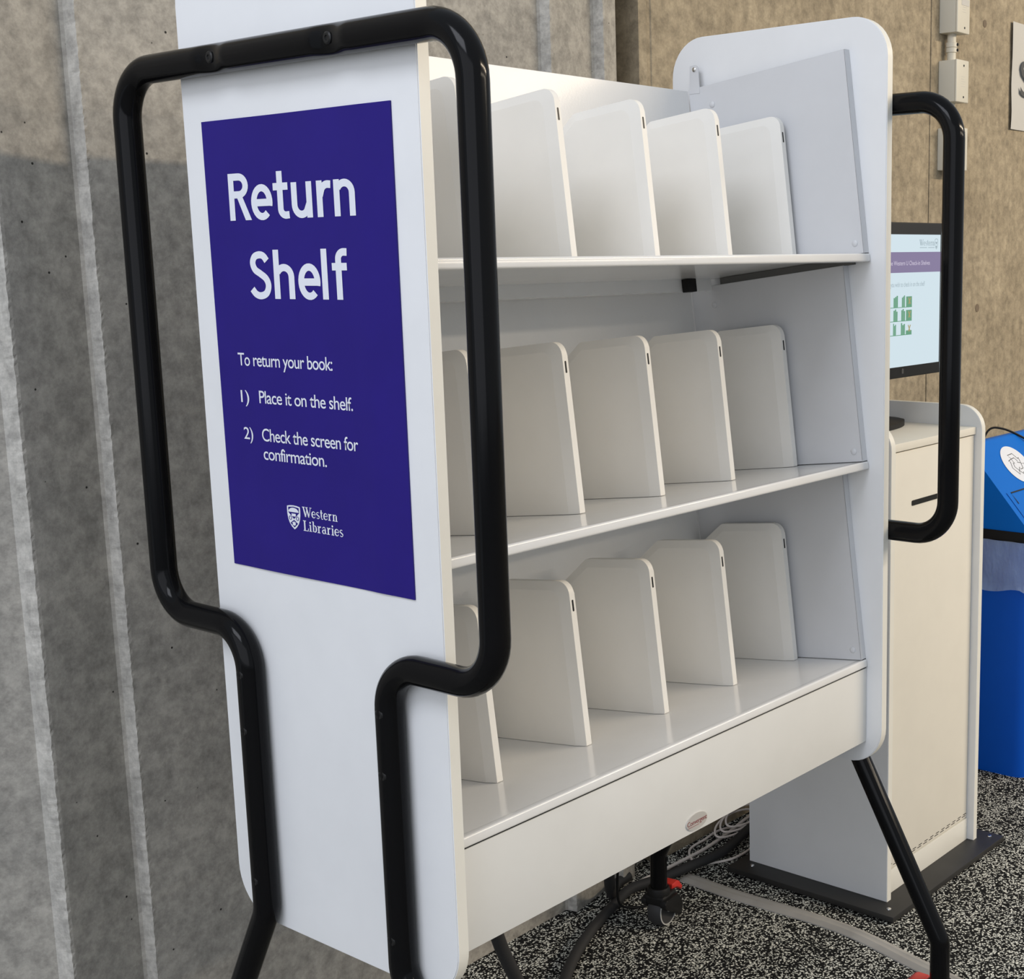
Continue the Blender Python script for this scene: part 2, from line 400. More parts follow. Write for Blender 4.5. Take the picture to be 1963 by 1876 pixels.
end_panel(0.0); end_panel(L_IN)

TILT = math.radians(7); ct, st = math.cos(TILT), math.sin(TILT)
TY = 0.0294; TZ = [0.0036, -0.3486, -0.7013]
def tier_map(k):
    return lambda x, v, w_: (x, TY+v*ct+w_*st, TZ[k]-v*st+w_*ct)
def tbox(bm, k, x0, x1, v0, v1, w0, w1, bev=0.0, seg=2):
    n0 = len(bm.verts); t = B(); box(t, x0, x1, v0, v1, w0, w1, bev, seg); mp = tier_map(k)
    for v in t.verts: v.co = Vector(mp(*v.co))
    me = bpy.data.meshes.new('tmp'); t.to_mesh(me); t.free(); bm.from_mesh(me); bpy.data.meshes.remove(me); return bm
names = ['top', 'middle', 'bottom']
for k in range(3):
    bm = B()                                                       # shelf tray with a folded front lip
    tbox(bm, k, TH+0.001, L_IN-0.001, 0.0, 0.015, -0.0138, 0.0, 0.0030, 3); tbox(bm, k, TH+0.001, L_IN-0.001, 0.011, 0.332, -0.0024, 0.0)
    if k < 2: tbox(bm, k, TH+0.03, L_IN-0.03, 0.318, 0.331, -0.024, -0.0020)
    sh = obj('shelf', bm, SHELF, cart)
    bm = B(); tbox(bm, k, L_IN-0.012, L_IN-0.0004, 0.003, 0.011, -0.0136, 0.0014, 0.0006); obj('lip_end_cap', bm, BLACKP, sh)
    bm = B(); tbox(bm, k, 0.032, 0.9835, 0.334, 0.3355, 0.0008, 0.333, 0.0006, 1)   # back plate
    obj('back_plate', bm, STEEL, cart)
    for s, x0, x1 in ((0, 0.0185, 0.0335), (1, 0.985, L_IN-0.0005)):               # side liners, folded at the front
        bm = B(); xa, xb = (x1-0.0014, x1) if s == 0 else (x0, x0+0.0014)
        tbox(bm, k, xa, xb, 0.003, 0.3335, 0.0010, 0.335, 0.0005, 1)
        tbox(bm, k, min(x0, xa), max(x1, xb), 0.003, 0.0044, 0.0010, 0.335, 0.0004, 1)
        li = obj('side_liner', bm, LINER, cart)
        mp = tier_map(k); fx = xa if s else xb; sg = -1 if s else 1
        for (v_, w_) in ((0.284, 0.300), (0.019, 0.019)):
            bm = B(); lathe(bm, mp(fx, v_, w_), (sg, 0, 0), [(0.0058, 0), (0.0055, 0.0012), (0.0035, 0.0024), (0.0008, 0.0029)], 18); obj('rivet', bm, LINER, li)
        if k == 0:
            bm = B(); lp = fillet2([(0.3868-0.012, 0.288), (0.3868+0.011, 0.288), (0.3868+0.010, 0.336), (0.3868-0.008, 0.338)], [0, 0, 0.002, 0.007], 5)
            prism(bm, lp, fx-0.0008 if s else fx-0.0008, 0.0016, 0, 1, mapX); tb = obj('fixing_tab', bm, LINER, li)
            bm = B(); lathe(bm, (fx+sg*0.0008, 0.3865, 0.3295), (sg, 0, 0), [(0.0042, 0), (0.0040, 0.0014), (0.002, 0.0024)], 16); obj('screw', bm, CHROME, tb)
    if k < 2:                                                       # corner fittings under the tray
        bm = B(); tbox(bm, k, 0.884, 0.907, 0.302, 0.317, -0.026, -0.0030, 0.001); obj('corner_bracket', bm, BLACKP, cart)
        bm = B(); tbox(bm, k, 0.987, L_IN-0.001, 0.030, 0.31, -0.0150, -0.0030); obj('shelf_bearer', bm, DGREY, cart)

# dividers: five on each tier, sharing two meshes
def divider_mesh():
    out = fillet2([(0.1300, 0.0006), (0.326, 0.0006), (0.326, 0.208), (0.262, 0.2515), (0.1285, 0.2505)], [0.001, 0.002, 0.012, 0.012, 0.020], 7)
    inn = fillet2([(0.1490, 0.0006), (0.316, 0.0006), (0.316, 0.200), (0.257, 0.2385), (0.1478, 0.2375)], [0.001, 0.002, 0.010, 0.010, 0.016], 7)
    bm = B(); n = len(out)
    r0 = [bm.verts.new((0.0, v, w_)) for v, w_ in out]; r1 = [bm.verts.new((-0.0112, v, w_)) for v, w_ in out]; r2 = [bm.verts.new((-0.0152, v, w_)) for v, w_ in inn]
    f0 = bm.faces.new(r0); bm.faces.new(list(reversed(r2)))
    for a, c in ((r0, r1), (r1, r2)):
        for i in range(n): bm.faces.new((a[i], c[i], c[(i+1) % n], a[(i+1) % n]))
    bmesh.ops.bevel(bm, geom=list(f0.edges), offset=0.0008, segments=2, affect='EDGES')
    return bm
dv = obj('divider', divider_mesh(), DIVIDER, cart, local=True)
for e in dv.data.edges:
    if all(abs(dv.data.vertices[i].co.x+0.0152) < 1e-5 for i in e.vertices) or all(abs(dv.data.vertices[i].co.x+0.0112) < 1e-5 for i in e.vertices): e.use_edge_sharp = True
bm = B(); vs = fillet2([(-0.0076, 0.2045), (-0.0042, 0.2045), (-0.0042, 0.2220), (-0.0076, 0.2220)], [0.0015]*4, 4)
prism(bm, vs, 0.1285, 0.003, 0, 1, lambda x, w_, v: (x, v, w_)); slot = obj('slot', bm, SCREW, dv, local=True)
co = Vector(cart.location)
k_all = 0
for k in range(3):
    for i in range(5):
        if k_all == 0: d = dv
        else:
            d = dv.copy(); C.objects.link(d); d.parent = cart
            s2 = slot.copy(); C.objects.link(s2); s2.parent = d
        d.rotation_euler = (-TILT, 0, 0)
        d.location = Vector((0.2355+0.1842*i, TY, TZ[k]+Z0))-co
        k_all += 1
# apron below the bottom tray with its oval maker's badge
bm = B(); box(bm, TH+0.001, L_IN-0.001, TY+0.001, TY+0.019, -0.853, -0.7180, 0.001, 2); ap = obj('apron', bm, KIOSKS, cart)
bm = B(); box(bm, TH+0.001, L_IN-0.001, TY+0.0025, TY+0.016, -0.7185, -0.7152); obj('shadow_gap_strip', bm, BLACKP, ap)
MYB = lambda x, z, h: (x, TY+0.001-0.0016-h, z)
bm = B(); prism(bm, arc(0.5071, -0.8365, 0.0255, 0.0130, 0, 351, 39), TY-0.0008, 0.0022, 0.0006, 2, mapY); bd = obj('oval_badge', bm, BADGE, ap)
obj('badge_lettering', fit_text('Convergent', 0.4835, 0.5308, -0.8395, -0.8320, lambda x, z, h: (x, TY-0.0009-h, z), 0.0, 0.95, 0.0002), REDINK, bd)
bm = B(); box(bm, 0.486, 0.512, TY-0.0011, TY-0.0008, -0.8425, -0.8418); obj('badge_underline', bm, REDINK, bd)
# tubular end frames that serve as handles and legs
TR = 0.0178
def pinch(P, ys):
    out = []
    for a, c in zip(P, P[1:]):
        out.append(a)
        if abs(c.y-a.y) > 0.2: out += sorted([Vector((a.x, y+d, a.z)) for y in ys for d in (-0.036, -0.031, -0.026, -0.021, -0.016, -0.011, -0.006, -0.001, 0.004, 0.009, 0.014, 0.019, 0.024, 0.029, 0.036)], key=lambda v: (v.y-a.y)*(1 if c.y > a.y else -1))
    return out+[P[-1]]
def frame(xc, outward):
    zt, zs = 0.2455, -0.4725; yc = 0.2225; yo, yi = 0.327, 0.1400
    half = [(yi, -0.868), (yi, zs), (yo, zs), (yo, zt)]
    pts = [(xc, yc-yo, -1.286), (xc, yc-yo, -1.212)] + [(xc, yc-a, z) for a, z in half] + [(xc, yc+a, z) for a, z in reversed(half)] + [(xc, yc+yo, -1.212), (xc, yc+yo, -1.286)]
    rad = [0, 0.035, 0.05, 0.056, 0.060, 0.062, 0.062, 0.060, 0.056, 0.05, 0.035, 0]
    bm = B(); tube(bm, pinch(fillet(pts, rad, 12), [yc-0.110, yc+0.116]), TR, 24)
    for v in bm.verts:
        if v.co.z > zt-0.03 and (v.co.x-xc)*outward > -0.004:
            for ys in (yc-0.110, yc+0.116):
                f = max(0, 1-((v.co.y-ys)/0.034)**2)
                v.co.x = xc+(v.co.x-xc)*(1-0.34*f*f)
    fo = obj('tube_frame', bm, BLACK, cart, smooth=60)
    for (y, z) in ((yc-0.110, zt), (yc+0.116, zt), (yc-yi, -0.532), (yc-yi, -0.609), (yc-yi, -0.822), (yc+yi, -0.532), (yc+yi, -0.609), (yc+yi, -0.820)):
        bm = B(); x = xc+outward*((TR*0.66-0.0006) if z > 0 else (TR-0.0030))
        lathe(bm, (x, y, z), (outward, 0, 0), [(0.0072, 0), (0.0072, 0.0016), (0.0055, 0.0028), (0.0030, 0.0028), (0.0024, 0.0016)], 16); obj('screw', bm, SCREW, fo)
frame(-TR, -1); frame(L_IN+TH+TR, 1)
# casters: hooded wheel with a red brake pedal; axis gives the wheel axle direction, ped the pedal side
def caster(x, y, ang):
    zt, zf = -1.286, FL; ca, sa = math.cos(ang), math.sin(ang)
    tr = lambda a, c, z: (x+a*ca-c*sa, y+a*sa+c*ca, z)
    def mv(bm):
        for v in bm.verts: v.co = Vector(tr(*v.co))
        return bm
    bm = B(); lathe(bm, (0, 0, zt-0.016), (0, 0, 1), [(0.024, 0), (0.024, 0.010), (0.0215, 0.0155), (0.0178, 0.016)], 24)
    hp = fillet2([(-0.022, zt-0.020), (0.030, zt-0.020), (0.046, zt-0.050), (0.042, zt-0.078), (0.020, zt-0.060), (-0.010, zt-0.045), (-0.024, zt-0.034)], [0.008, 0.014, 0.014, 0.006, 0.02, 0.01, 0.004], 5)
    prism(bm, hp, -0.031, 0.014, 0.003, 2, lambda a, z, c: (a, c, z)); prism(bm, hp, 0.017, 0.012, 0.003, 2, lambda a, z, c: (a, c, z))
    box(bm, -0.022, 0.034, -0.024, 0.024, zt-0.036, zt-0.014, 0.006, 3)
    ho = obj('caster', mv(bm), BLACKP, cart)
    bm = B(); r = 0.0370; cx = 0.012
    lathe(bm, (cx, -0.016, zf+r), (0, 1, 0), [(r-0.010, 0), (r-0.003, 0.0), (r, 0.005), (r, 0.026), (r-0.003, 0.031), (r-0.010, 0.031)], 32); wh = obj('wheel', mv(bm), GREYR, ho)
    bm = B(); lathe(bm, (cx, -0.0172, zf+r), (0, 1, 0), [(r-0.0060, 0), (r-0.0035, 0), (r-0.0035, 0.0014), (r-0.0060, 0.0014), (r-0.0060, 0)], 32, False)
    lathe(bm, (cx, -0.0178, zf+r), (0, 1, 0), [(0.006, 0), (0.006, 0.002)], 20); obj('wheel_rim', mv(bm), LGREY, wh)
    bm = B(); pl = fillet2([(0.026, zt-0.004), (0.052, zt-0.004), (0.070, zt-0.024), (0.064, zt-0.031), (0.048, zt-0.017), (0.026, zt-0.016)], [0.003, 0.010, 0.003, 0.002, 0.008, 0.002], 4)
    prism(bm, pl, -0.017, 0.034, 0.003, 2, lambda a, z, c: (a, c, z)); obj('brake_pedal', mv(bm), RED, ho)
yf, yb = 0.2225-0.328, 0.2225+0.328; xa, xb = -TR, L_IN+TH+TR
caster(xb, yb, math.radians(8)); caster(xb, yf, math.radians(97)); caster(xa, yf, math.radians(200)); caster(xa, yb, math.radians(20))

# ------------------------------------------------------------------ the purple sign taped to the near end panel
def wave(y, z):
    u = (y-0.0455)/0.36; t = (0.1754-z)/0.568
    return 0.0012*(math.sin(2*PI*(1.2*u+0.35*t)+0.6)*(0.3+0.7*u) + 0.8*math.exp(-((u-0.16)/0.06)**2)*(0.4+0.6*t)+0.5*math.exp(-(u-1)**2/0.004))
SX = -0.0020
sign = thing('return_sign', 'purple poster on the white end panel reading Return Shelf in white letters', 'sign', (0, 0.2255, Z0-0.3931))
bm = B(); ny, nz = 40, 56; y0, y1, z0, z1 = 0.0455, 0.4052, -0.3931, 0.1754; g = []
for j in range(nz+1):
    row = []
    for i in range(ny+1):
        y = y0+(y1-y0)*i/ny; z = z0+(z1-z0)*j/nz; row.append(bm.verts.new((SX-wave(y, z), y, z)))
    g.append(row)
for j in range(nz):
    for i in range(ny): bm.faces.new((g[j][i], g[j][i+1], g[j+1][i+1], g[j+1][i]))
r = bmesh.ops.extrude_face_region(bm, geom=list(bm.faces))
for q in r['geom']:
    if isinstance(q, bmesh.types.BMVert): q.co.x = -0.0004
sheet = obj('poster_sheet', bm, PURPLE, sign, smooth=60)
def wv(bm, lift):
    for v in bm.verts: v.co.x = SX-lift-wave(v.co.y, v.co.z)
    return bm
def MS(lift): return lambda y_, z, h: (SX-lift-h, -y_, z)          # text x runs towards -y
def lettering(name, body, yl, yr, zb, zt, off, sp=1.0):
    bm = fit_text(body, -yl, -yr, zb, zt, MS(0.0), off, sp, 0.0)
    bmesh.ops.subdivide_edges(bm, edges=[e for e in bm.edges if e.calc_length() > 0.02], cuts=2)
    for v in bm.verts: v.co.x = SX-0.00045-wave(v.co.y, v.co.z)
    return obj(name, bm, INK, sign, smooth=0)
def sans_word(word, x0, x1, zb, cap, mapper):
    w_ = 0.106; bm = B(); x = 0; sp = lambda P: [(v.x, v.y) for v in spline([(a, c, 0) for a, c in P], 6)]
    G = {'R': (0.45, [[(0.07, 0), (0.07, 0.70)], [(0.07, 0.647), (0.22, 0.647)]+arc(0.22, 0.515, 0.132, 0.132, 90, -90, 14)+[(0.07, 0.383)]]),
         'e': (0.42, [arc(0.205, 0.255, 0.152, 0.212, -16, 312, 26), [(0.07, 0.250), (0.34, 0.250)]]),
         't': (0.33, [[(0.14, 0.69), (0.14, 0.16)]+arc(0.235, 0.145, 0.095, 0.095, 185, 275, 8)+[(0.30, 0.055)], [(0.01, 0.468), (0.29, 0.468)]]),
         'u': (0.475, [[(0.075, 0.515), (0.075, 0.20)]+arc(0.205, 0.195, 0.13, 0.145, 180, 330, 12), [(0.355, 0.515), (0.355, 0.0)], [(0.30, 0.10), (0.355, 0.21)]]),
         'r': (0.315, [[(0.075, 0), (0.075, 0.515)], sp([(0.085, 0.30), (0.13, 0.41), (0.20, 0.455), (0.285, 0.452)])]),
         'n': (0.475, [[(0.075, 0), (0.075, 0.515)], arc(0.215, 0.325, 0.135, 0.138, 150, 0, 12)+[(0.35, 0.0)]]),
         'S': (0.455, [sp([(0.355, 0.565), (0.295, 0.635), (0.215, 0.655), (0.125, 0.625), (0.085, 0.535), (0.125, 0.435), (0.22, 0.375), (0.325, 0.30), (0.365, 0.195), (0.32, 0.085), (0.215, 0.045), (0.12, 0.07), (0.05, 0.145)])]),
         'h': (0.475, [[(0.075, 0), (0.075, 0.725)], arc(0.215, 0.325, 0.135, 0.138, 150, 0, 12)+[(0.35, 0.0)]]),
         'l': (0.20, [[(0.075, 0), (0.075, 0.725)]]),
         'f': (0.31, [[(0.135, 0), (0.135, 0.56)]+arc(0.235, 0.575, 0.10, 0.10, 180, 92, 8)+[(0.295, 0.672)], [(0.015, 0.468), (0.285, 0.468)]])}
    tot = sum(G[c][0] for c in word)-0.06; sx = (x1-x0)/tot; sz = (cap-zb)/0.70
    for ch in word:
        for k, st_ in enumerate(G[ch][1]):
            ribbon(bm, st_, w_, lambda a, c, h, x=x: mapper(x0+(x+a-0.022)*sx, zb+c*sz, h))
        if ch == 'R': poly(bm, [(x0+(x+a-0.022)*sx, zb+c*sz) for a, c in ((0.165, 0.37), (0.275, 0.37), (0.445, 0.0), (0.325, 0.0))], mapper)
        x += G[ch][0]
    return bm
for word, yl, yr, zb_, zt_ in (('Return', 0.3568, 0.1095, 0.0523, 0.1095), ('Shelf', 0.3242, 0.1370, -0.0440, 0.0135)):
    obj('heading_lettering', wv(sans_word(word, -yl, -yr, zb_, zt_, MS(0)), 0.00045), INK, sign, smooth=0)
lettering('body_lettering', 'To return your book:', 0.3623, 0.1740, -0.1285, -0.1125, 0.004, 0.92)
lettering('body_lettering', '1)', 0.3618, 0.3440, -0.1755, -0.1600, 0.004, 0.95)
lettering('body_lettering', 'Place it on the shelf.', 0.3225, 0.1395, -0.1750, -0.1590, 0.004, 0.92)
lettering('body_lettering', '2)', 0.3609, 0.3410, -0.2230, -0.2075, 0.004, 0.95)
lettering('body_lettering', 'Check the screen for', 0.3218, 0.1335, -0.2232, -0.2070, 0.004, 0.92)
lettering('body_lettering', 'confirmation.', 0.3212, 0.1958, -0.2470, -0.2310, 0.004, 0.92)
obj('crest_lettering', wv(serif_word('Western', -0.2492, -0.1805, -0.3138, -0.3012, MS(0)), 0.00045), INK, sign, smooth=0)
obj('crest_lettering', wv(serif_word('Libraries', -0.2495, -0.1712, -0.3318, -0.3186, MS(0)), 0.00045), INK, sign, smooth=0)
# crest: shield with a sun dome, an open book, two roundels and a leaf on a diamond
def shield(s, cx=0.0, cy=0.0):
    right = [(0.46, 0.86), (0.47, 0.55), (0.46, 0.20), (0.42, -0.15), (0.33, -0.50), (0.18, -0.80), (0.0, -1.0)]
    pts = [(0.0, 0.95), (0.24, 0.93)]+right; pts += [(-a, c) for a, c in reversed(right[:-1])]+[(-0.24, 0.93)]
    return [(cx+a*s[0], cy+c*s[1]) for a, c in pts]
cy_, cz_ = -0.2667, -0.3163; sx_, sz_ = 0.0282, 0.0158
CM = lambda a, c, h: (SX-0.00045-h, -(cy_+a*sx_), cz_+c*sz_)
bm = B(); poly(bm, shield((1, 1)), CM); base_s = obj('crest_shield', wv(bm, 0.00045), INK, sign, smooth=0)
bm = B(); poly(bm, [(-0.37, 0.78), (0, 0.85), (0.37, 0.78), (0.38, 0.36), (0.0, -0.16), (-0.38, 0.36)], CM)
poly(bm, [(0, -0.22), (0.27, -0.50), (0.0, -0.84), (-0.27, -0.50)], CM)
for s in (-1, 1): ribbon(bm, arc(s*0.25, -0.09, 0.085, 0.15, 0, 345, 16), 0.045, CM, True)
obj('crest_purple', wv(bm, 0.0006), PURPLE, base_s, smooth=0)
bm = B(); poly(bm, arc(0, 0.40, 0.36, 0.36, 0, 180, 18), CM); poly(bm, [(-0.15, 0.28), (0.15, 0.28), (0.14, 0.06), (-0.14, 0.06)], CM)
poly(bm, [(0.0, -0.33), (0.06, -0.42), (0.15, -0.42), (0.09, -0.52), (0.12, -0.62), (0, -0.70), (-0.12, -0.62), (-0.09, -0.52), (-0.15, -0.42), (-0.06, -0.42)], CM)
obj('crest_white', wv(bm, 0.00075), INK, base_s, smooth=0)

# ------------------------------------------------------------------ kiosk cabinet
kx0, kx1, ky0, ky1 = 1.380, 1.797, 0.205, 0.566; kz = FL+0.016
kio = thing('kiosk_cabinet', 'white cabinet with cream door on black base plate beside the return shelf', 'cabinet', ((kx0+kx1)/2, 0.385, 0))
KT, KC = -0.3335, -0.381
for x in (kx0, kx1-0.018):
    lp = fillet2([(ky0, kz), (ky1, kz), (ky1, KT), (ky0, KT)], [0, 0, 0.004, 0.055], 10)
    bm = B(); prism(bm, lp, x, 0.018, 0, 1, mapX); bm.normal_update()
    for f in bm.faces: f.material_index = 0 if abs(f.normal.x) > 0.5 else 1
    es = [e for e in bm.edges if len(e.link_faces) == 2 and e.link_faces[0].material_index != e.link_faces[1].material_index]
    bmesh.ops.bevel(bm, geom=es, offset=0.001, segments=2, affect='EDGES'); obj('side_panel', bm, [WHITE, EDGE], kio)
ix0, ix1 = kx0+0.018, kx1-0.018
bm = B(); box(bm, ix0, ix1, ky0+0.014, ky1-0.018, KC-0.0165, KC, 0.001); obj('countertop', bm, KIOSK, kio)
bm = B(); box(bm, ix0, ix1, ky1-0.018, ky1, kz, KT, 0.0008); obj('back_panel', bm, KIOSKS, kio)
bm = B(); box(bm, ix0+0.002, ix1-0.002, ky0+0.018, ky0+0.036, kz+0.055, KC-0.0195, 0.0008); dr = obj('door', bm, KIOSK, kio)
bm = B(); lp = fillet2([(1.497, -0.5195), (1.655, -0.5195), (1.655, -0.5085), (1.497, -0.5085)], [0.003]*4, 4); prism(bm, lp, ky0+0.0165, 0.003, 0, 1, mapY); obj('handle_slot', bm, SCREW, dr)
bm = B()
for i in range(14):
    x = ix0+0.012+i*0.0265
    box(bm, x, x+0.016, ky0+0.0172, ky0+0.0190, kz+0.060, kz+0.0612)
    box(bm, x+0.006, x+0.020, ky0+0.0172, ky0+0.0190, kz+0.0645, kz+0.0657)
obj('vent_dashes', bm, SCREW, dr)
bm = B(); box(bm, ix0, ix1, ky0+0.016, ky0+0.034, kz, kz+0.052, 0.001); obj('plinth_rail', bm, EDGE, kio)
bm = B(); box(bm, 1.326, 1.846, 0.158, 0.59, FL+0.0035, kz, 0.0015, 2)
for fx_, fy_ in ((1.36, 0.19), (1.81, 0.19), (1.36, 0.55), (1.81, 0.55)): lathe(bm, (fx_, fy_, FL), (0, 0, 1), [(0.016, 0), (0.016, 0.004)], 16)
bp_ = obj('base_plate', bm, PLATE, kio)
for x, y in ((1.362, 0.546), (1.356, 0.186), (1.825, 0.186), (1.825, 0.546)):
    bm = B(); lathe(bm, (x, y, kz-0.0005), (0, 0, 1), [(0.0055, 0), (0.005, 0.0016), (0.002, 0.0026)], 14); obj('bolt', bm, CHROME, bp_)

# ------------------------------------------------------------------ monitor on the kiosk
MY = 0.350; mcx = 1.5845
mon = thing('monitor', 'black computer monitor on the kiosk showing a white page with purple banner', 'monitor', (mcx, 0.43, Z0+KC))
bm = B(); lp = fillet2([(mcx-0.2655, -0.2690), (mcx+0.2655, -0.2690), (mcx+0.2655, 0.0700), (mcx-0.2655, 0.0700)], [0.004]*4, 4)
prism(bm, lp, MY, 0.028, 0.002, 2, mapY); box(bm, mcx-0.15, mcx+0.15, MY+0.026, MY+0.052, -0.20, 0.02, 0.008, 2); ho = obj('housing', bm, BLACKP, mon)
bm = B(); box(bm, mcx-0.030, mcx+0.030, MY+0.05, MY+0.075, KC+0.01, -0.08, 0.004, 2); obj('stand_neck', bm, BLACKP, mon)
bm = B(); prism(bm, arc(mcx+0.012, 0.436, 0.180, 0.092, 0, 352, 45), KC, 0.011, 0.004, 2, mapZ); obj('stand_base', bm, BLACKP, mon)
MM = lambda x, z, h: (x, MY-0.0005-h, z)
bm = B(); box(bm, mcx-0.2565, mcx+0.2565, MY-0.0005, MY+0.001, -0.2440, 0.0440); scr = obj('screen', bm, SCR_BG, mon)
bm = B(); poly(bm, [(mcx-0.2565, 0.0060), (mcx+0.2565, 0.0060), (mcx+0.2565, -0.0385), (mcx-0.2565, -0.0385)], MM, 0.0004); obj('screen_banner', bm, SCR_BAND, scr)
obj('banner_lettering', fit_text('the Western U Check-in Shelves', 1.6080, 1.7910, -0.0225, -0.0130, lambda x, z, h: MM(x, z, 0.0008), 0.004, 1.0, 0), SCR_BTXT, scr, smooth=0)
obj('screen_lettering', fit_text('you wish to check in on the shelf', 1.6170, 1.7690, -0.0690, -0.0585, lambda x, z, h: MM(x, z, 0.0006), 0.0, 1.0, 0), SCR_TXT, scr, smooth=0)
obj('screen_logo_lettering', serif_word('Western', 1.7425, 1.8125, 0.0200, 0.0330, MM, 0.0006), SCR_TXT, scr, smooth=0)
bm = B(); CS = lambda a, c, h: MM(1.8205+a*0.0135, 0.0235+c*0.0118, 0.0006)
ribbon(bm, shield((1, 1)), 0.11, CS, True); poly(bm, [(-0.36, 0.36), (0.36, 0.36), (0, -0.14)], CS); poly(bm, [(0, -0.25), (0.25, -0.52), (0, -0.85), (-0.25, -0.52)], CS)
box(bm, 1.744, 1.777, MY-0.0012, MY-0.001, 0.0150, 0.0162); box(bm, 1.783, 1.812, MY-0.0012, MY-0.001, 0.0150, 0.0162)
obj('screen_crest', bm, SCR_TXT, scr, smooth=0)
bm = B(); gd = B()
for r_, (zb_, zt_) in enumerate(((-0.1135, -0.0880), (-0.1435, -0.1175), (-0.1740, -0.1480))):
    hh = zt_-zb_
    for x, wbk in ((1.466, 0.020), (1.505, 0.016), (1.545, 0.022), (1.590, 0.018), ((1.631, 1.631, 1.630)[r_], (0.019, 0.018, 0.013)[r_]), ((1.667, 1.665, 1.664)[r_], (0.014, 0.017, 0.018)[r_])):
        for q in range(3):
            xx = x+wbk*q/3; ht = hh*(0.82+0.09*((q+r_) % 3)); poly(bm, [(xx, zb_), (xx+wbk/3-0.0004, zb_), (xx+wbk/3-0.0004, zb_+ht), (xx, zb_+ht)], MM, 0.0006)
    box(bm, 1.460, 1.7115, MY-0.0012, MY-0.001, zb_-0.0010, zb_+0.0004)
    poly(bm, [(1.6860, zb_), (1.7115, zb_), (1.7115, zb_+hh*(0.90 if r_ < 2 else 0.34)), (1.6860, zb_+hh*(0.90 if r_ < 2 else 0.34))], MM, 0.0006)
    ribbon(gd, [(1.6955, zb_+hh*0.8), (1.7045, zb_+hh*0.25)], 0.0034, MM, False, 0.0009); ribbon(gd, [(1.7055, zb_+hh*0.8), (1.6965, zb_+hh*0.25)], 0.0034, MM, False, 0.0010)
obj('screen_shelf_picture', bm, SCR_GRN, scr, smooth=0); obj('screen_mark', gd, SCR_GLD, scr, smooth=0)
bm = B(); prism(bm, fillet2([(1.6705, -0.2600), (1.6795, -0.2600), (1.6795, -0.2495), (1.6725, -0.2480), (1.6705, -0.2500)], [0.001]*5, 3), MY-0.0006, 0.0012, 0, 1, mapY); obj('bezel_mark', bm, GREYR, ho)

# ------------------------------------------------------------------ recycling bin with its bag
bx0, bx1, by0, by1 = 2.235, 2.74, 0.278, 0.560
bin_ = thing('recycling_bin', 'blue plastic recycling bin with slanted lid right of the white kiosk cabinet', 'recycling bin', ((bx0+bx1)/2, (by0+by1)/2, 0))
def rrect(x0, x1, y0, y1, r): return fillet2([(x0, y0), (x1, y0), (x1, y1), (x0, y1)], [r]*4, 6)
bm = B(); lo = rrect(bx0+0.012, bx1-0.012, by0+0.012, by1-0.012, 0.04); hi = rrect(bx0+0.004, bx1-0.004, by0+0.004, by1-0.004, 0.035)
r0 = [bm.verts.new((x, y, FL)) for x, y in lo]; r1 = [bm.verts.new((x, y, -0.722)) for x, y in hi]; n = len(lo)
bm.faces.new(r0); bm.faces.new(list(reversed(r1)))
for i in range(n): bm.faces.new((r0[i], r0[(i+1) % n], r1[(i+1) % n], r1[i]))
obj('body', bm, BLUED, bin_)
bm = B(); prism(bm, rrect(bx0-0.004, bx1+0.004, by0-0.004, by1+0.004, 0.012), -0.7345, 0.0265, 0.002, 2, mapZ); obj('rim_band', bm, BLACKP, bin_)
sl = (0.6869-0.5566)/(0.4212-0.3079)
zl = lambda y: -0.5566+sl*(y-0.4212)
ytop = 0.478
lp = fillet2([(by0, -0.716), (by1, -0.716), (by1, -0.575), (ytop+0.03, zl(ytop)-0.004), (ytop, zl(ytop)), (by0+0.010, zl(by0+0.010))], [0.002, 0.002, 0.03, 0.01, 0.015, 0.004], 6)
bm = B(); prism(bm, lp, bx0, bx1-bx0, 0.006, 3, mapX); lid = obj('lid', bm, BLUE, bin_)
nrm = Vector((0, -sl, 1)).normalized(); up = Vector((0, 1, sl)).normalized()
def ML(x, s, h): p_ = Vector((x, 0.4185, zl(0.4185)))+up*s+nrm*(0.0006+h); return tuple(p_)
bm = B(); poly(bm, arc(2.417, -0.002, 0.066, 0.060, 0, 355, 48), ML, 0.0006); obj('oval_sticker', bm, INK, lid, smooth=0)
bm = B(); scx, scy = 2.417, -0.002
for a0 in (90, 210, 330):                                           # outlined arrows chasing in a triangle
    ca, sa = math.cos(math.radians(a0-90)), math.sin(math.radians(a0-90))
    for pts in ([(-0.018, 0.034), (0.012, 0.036), (0.024, 0.016), (0.030, 0.020), (0.024, 0.001), (0.008, 0.006), (0.014, 0.010), (0.006, 0.022), (-0.010, 0.020)],):
        ribbon(bm, [(scx+p*ca-q*sa, scy+(p*sa+q*ca)*0.95) for p, q in pts], 0.0022, lambda x, s, h: ML(x, s, 0.001), True)
obj('recycling_symbol', bm, DARKINK, lid, smooth=0)
bm = B()
for v, q in ((0.30, 0.38),):
    lpz = [(2.262, -0.068), (2.62, -0.068), (2.62, -0.150), (2.262, -0.150)]
    ribbon(bm, [(2.283, -0.110), (2.283, -0.075), (2.62, -0.075)], 0.004, lambda x, s, h: ML(x, s, 0.0008))
obj('flap_gap', bm, SCREW, lid, smooth=0)
bm = B()
ribbon(bm, [(2.262, -0.072), (2.262, -0.160)], 0.006, lambda x, s, h: ML(x, s, 0.0012)); obj('flap_ridge', bm, BLUE, lid, smooth=0)
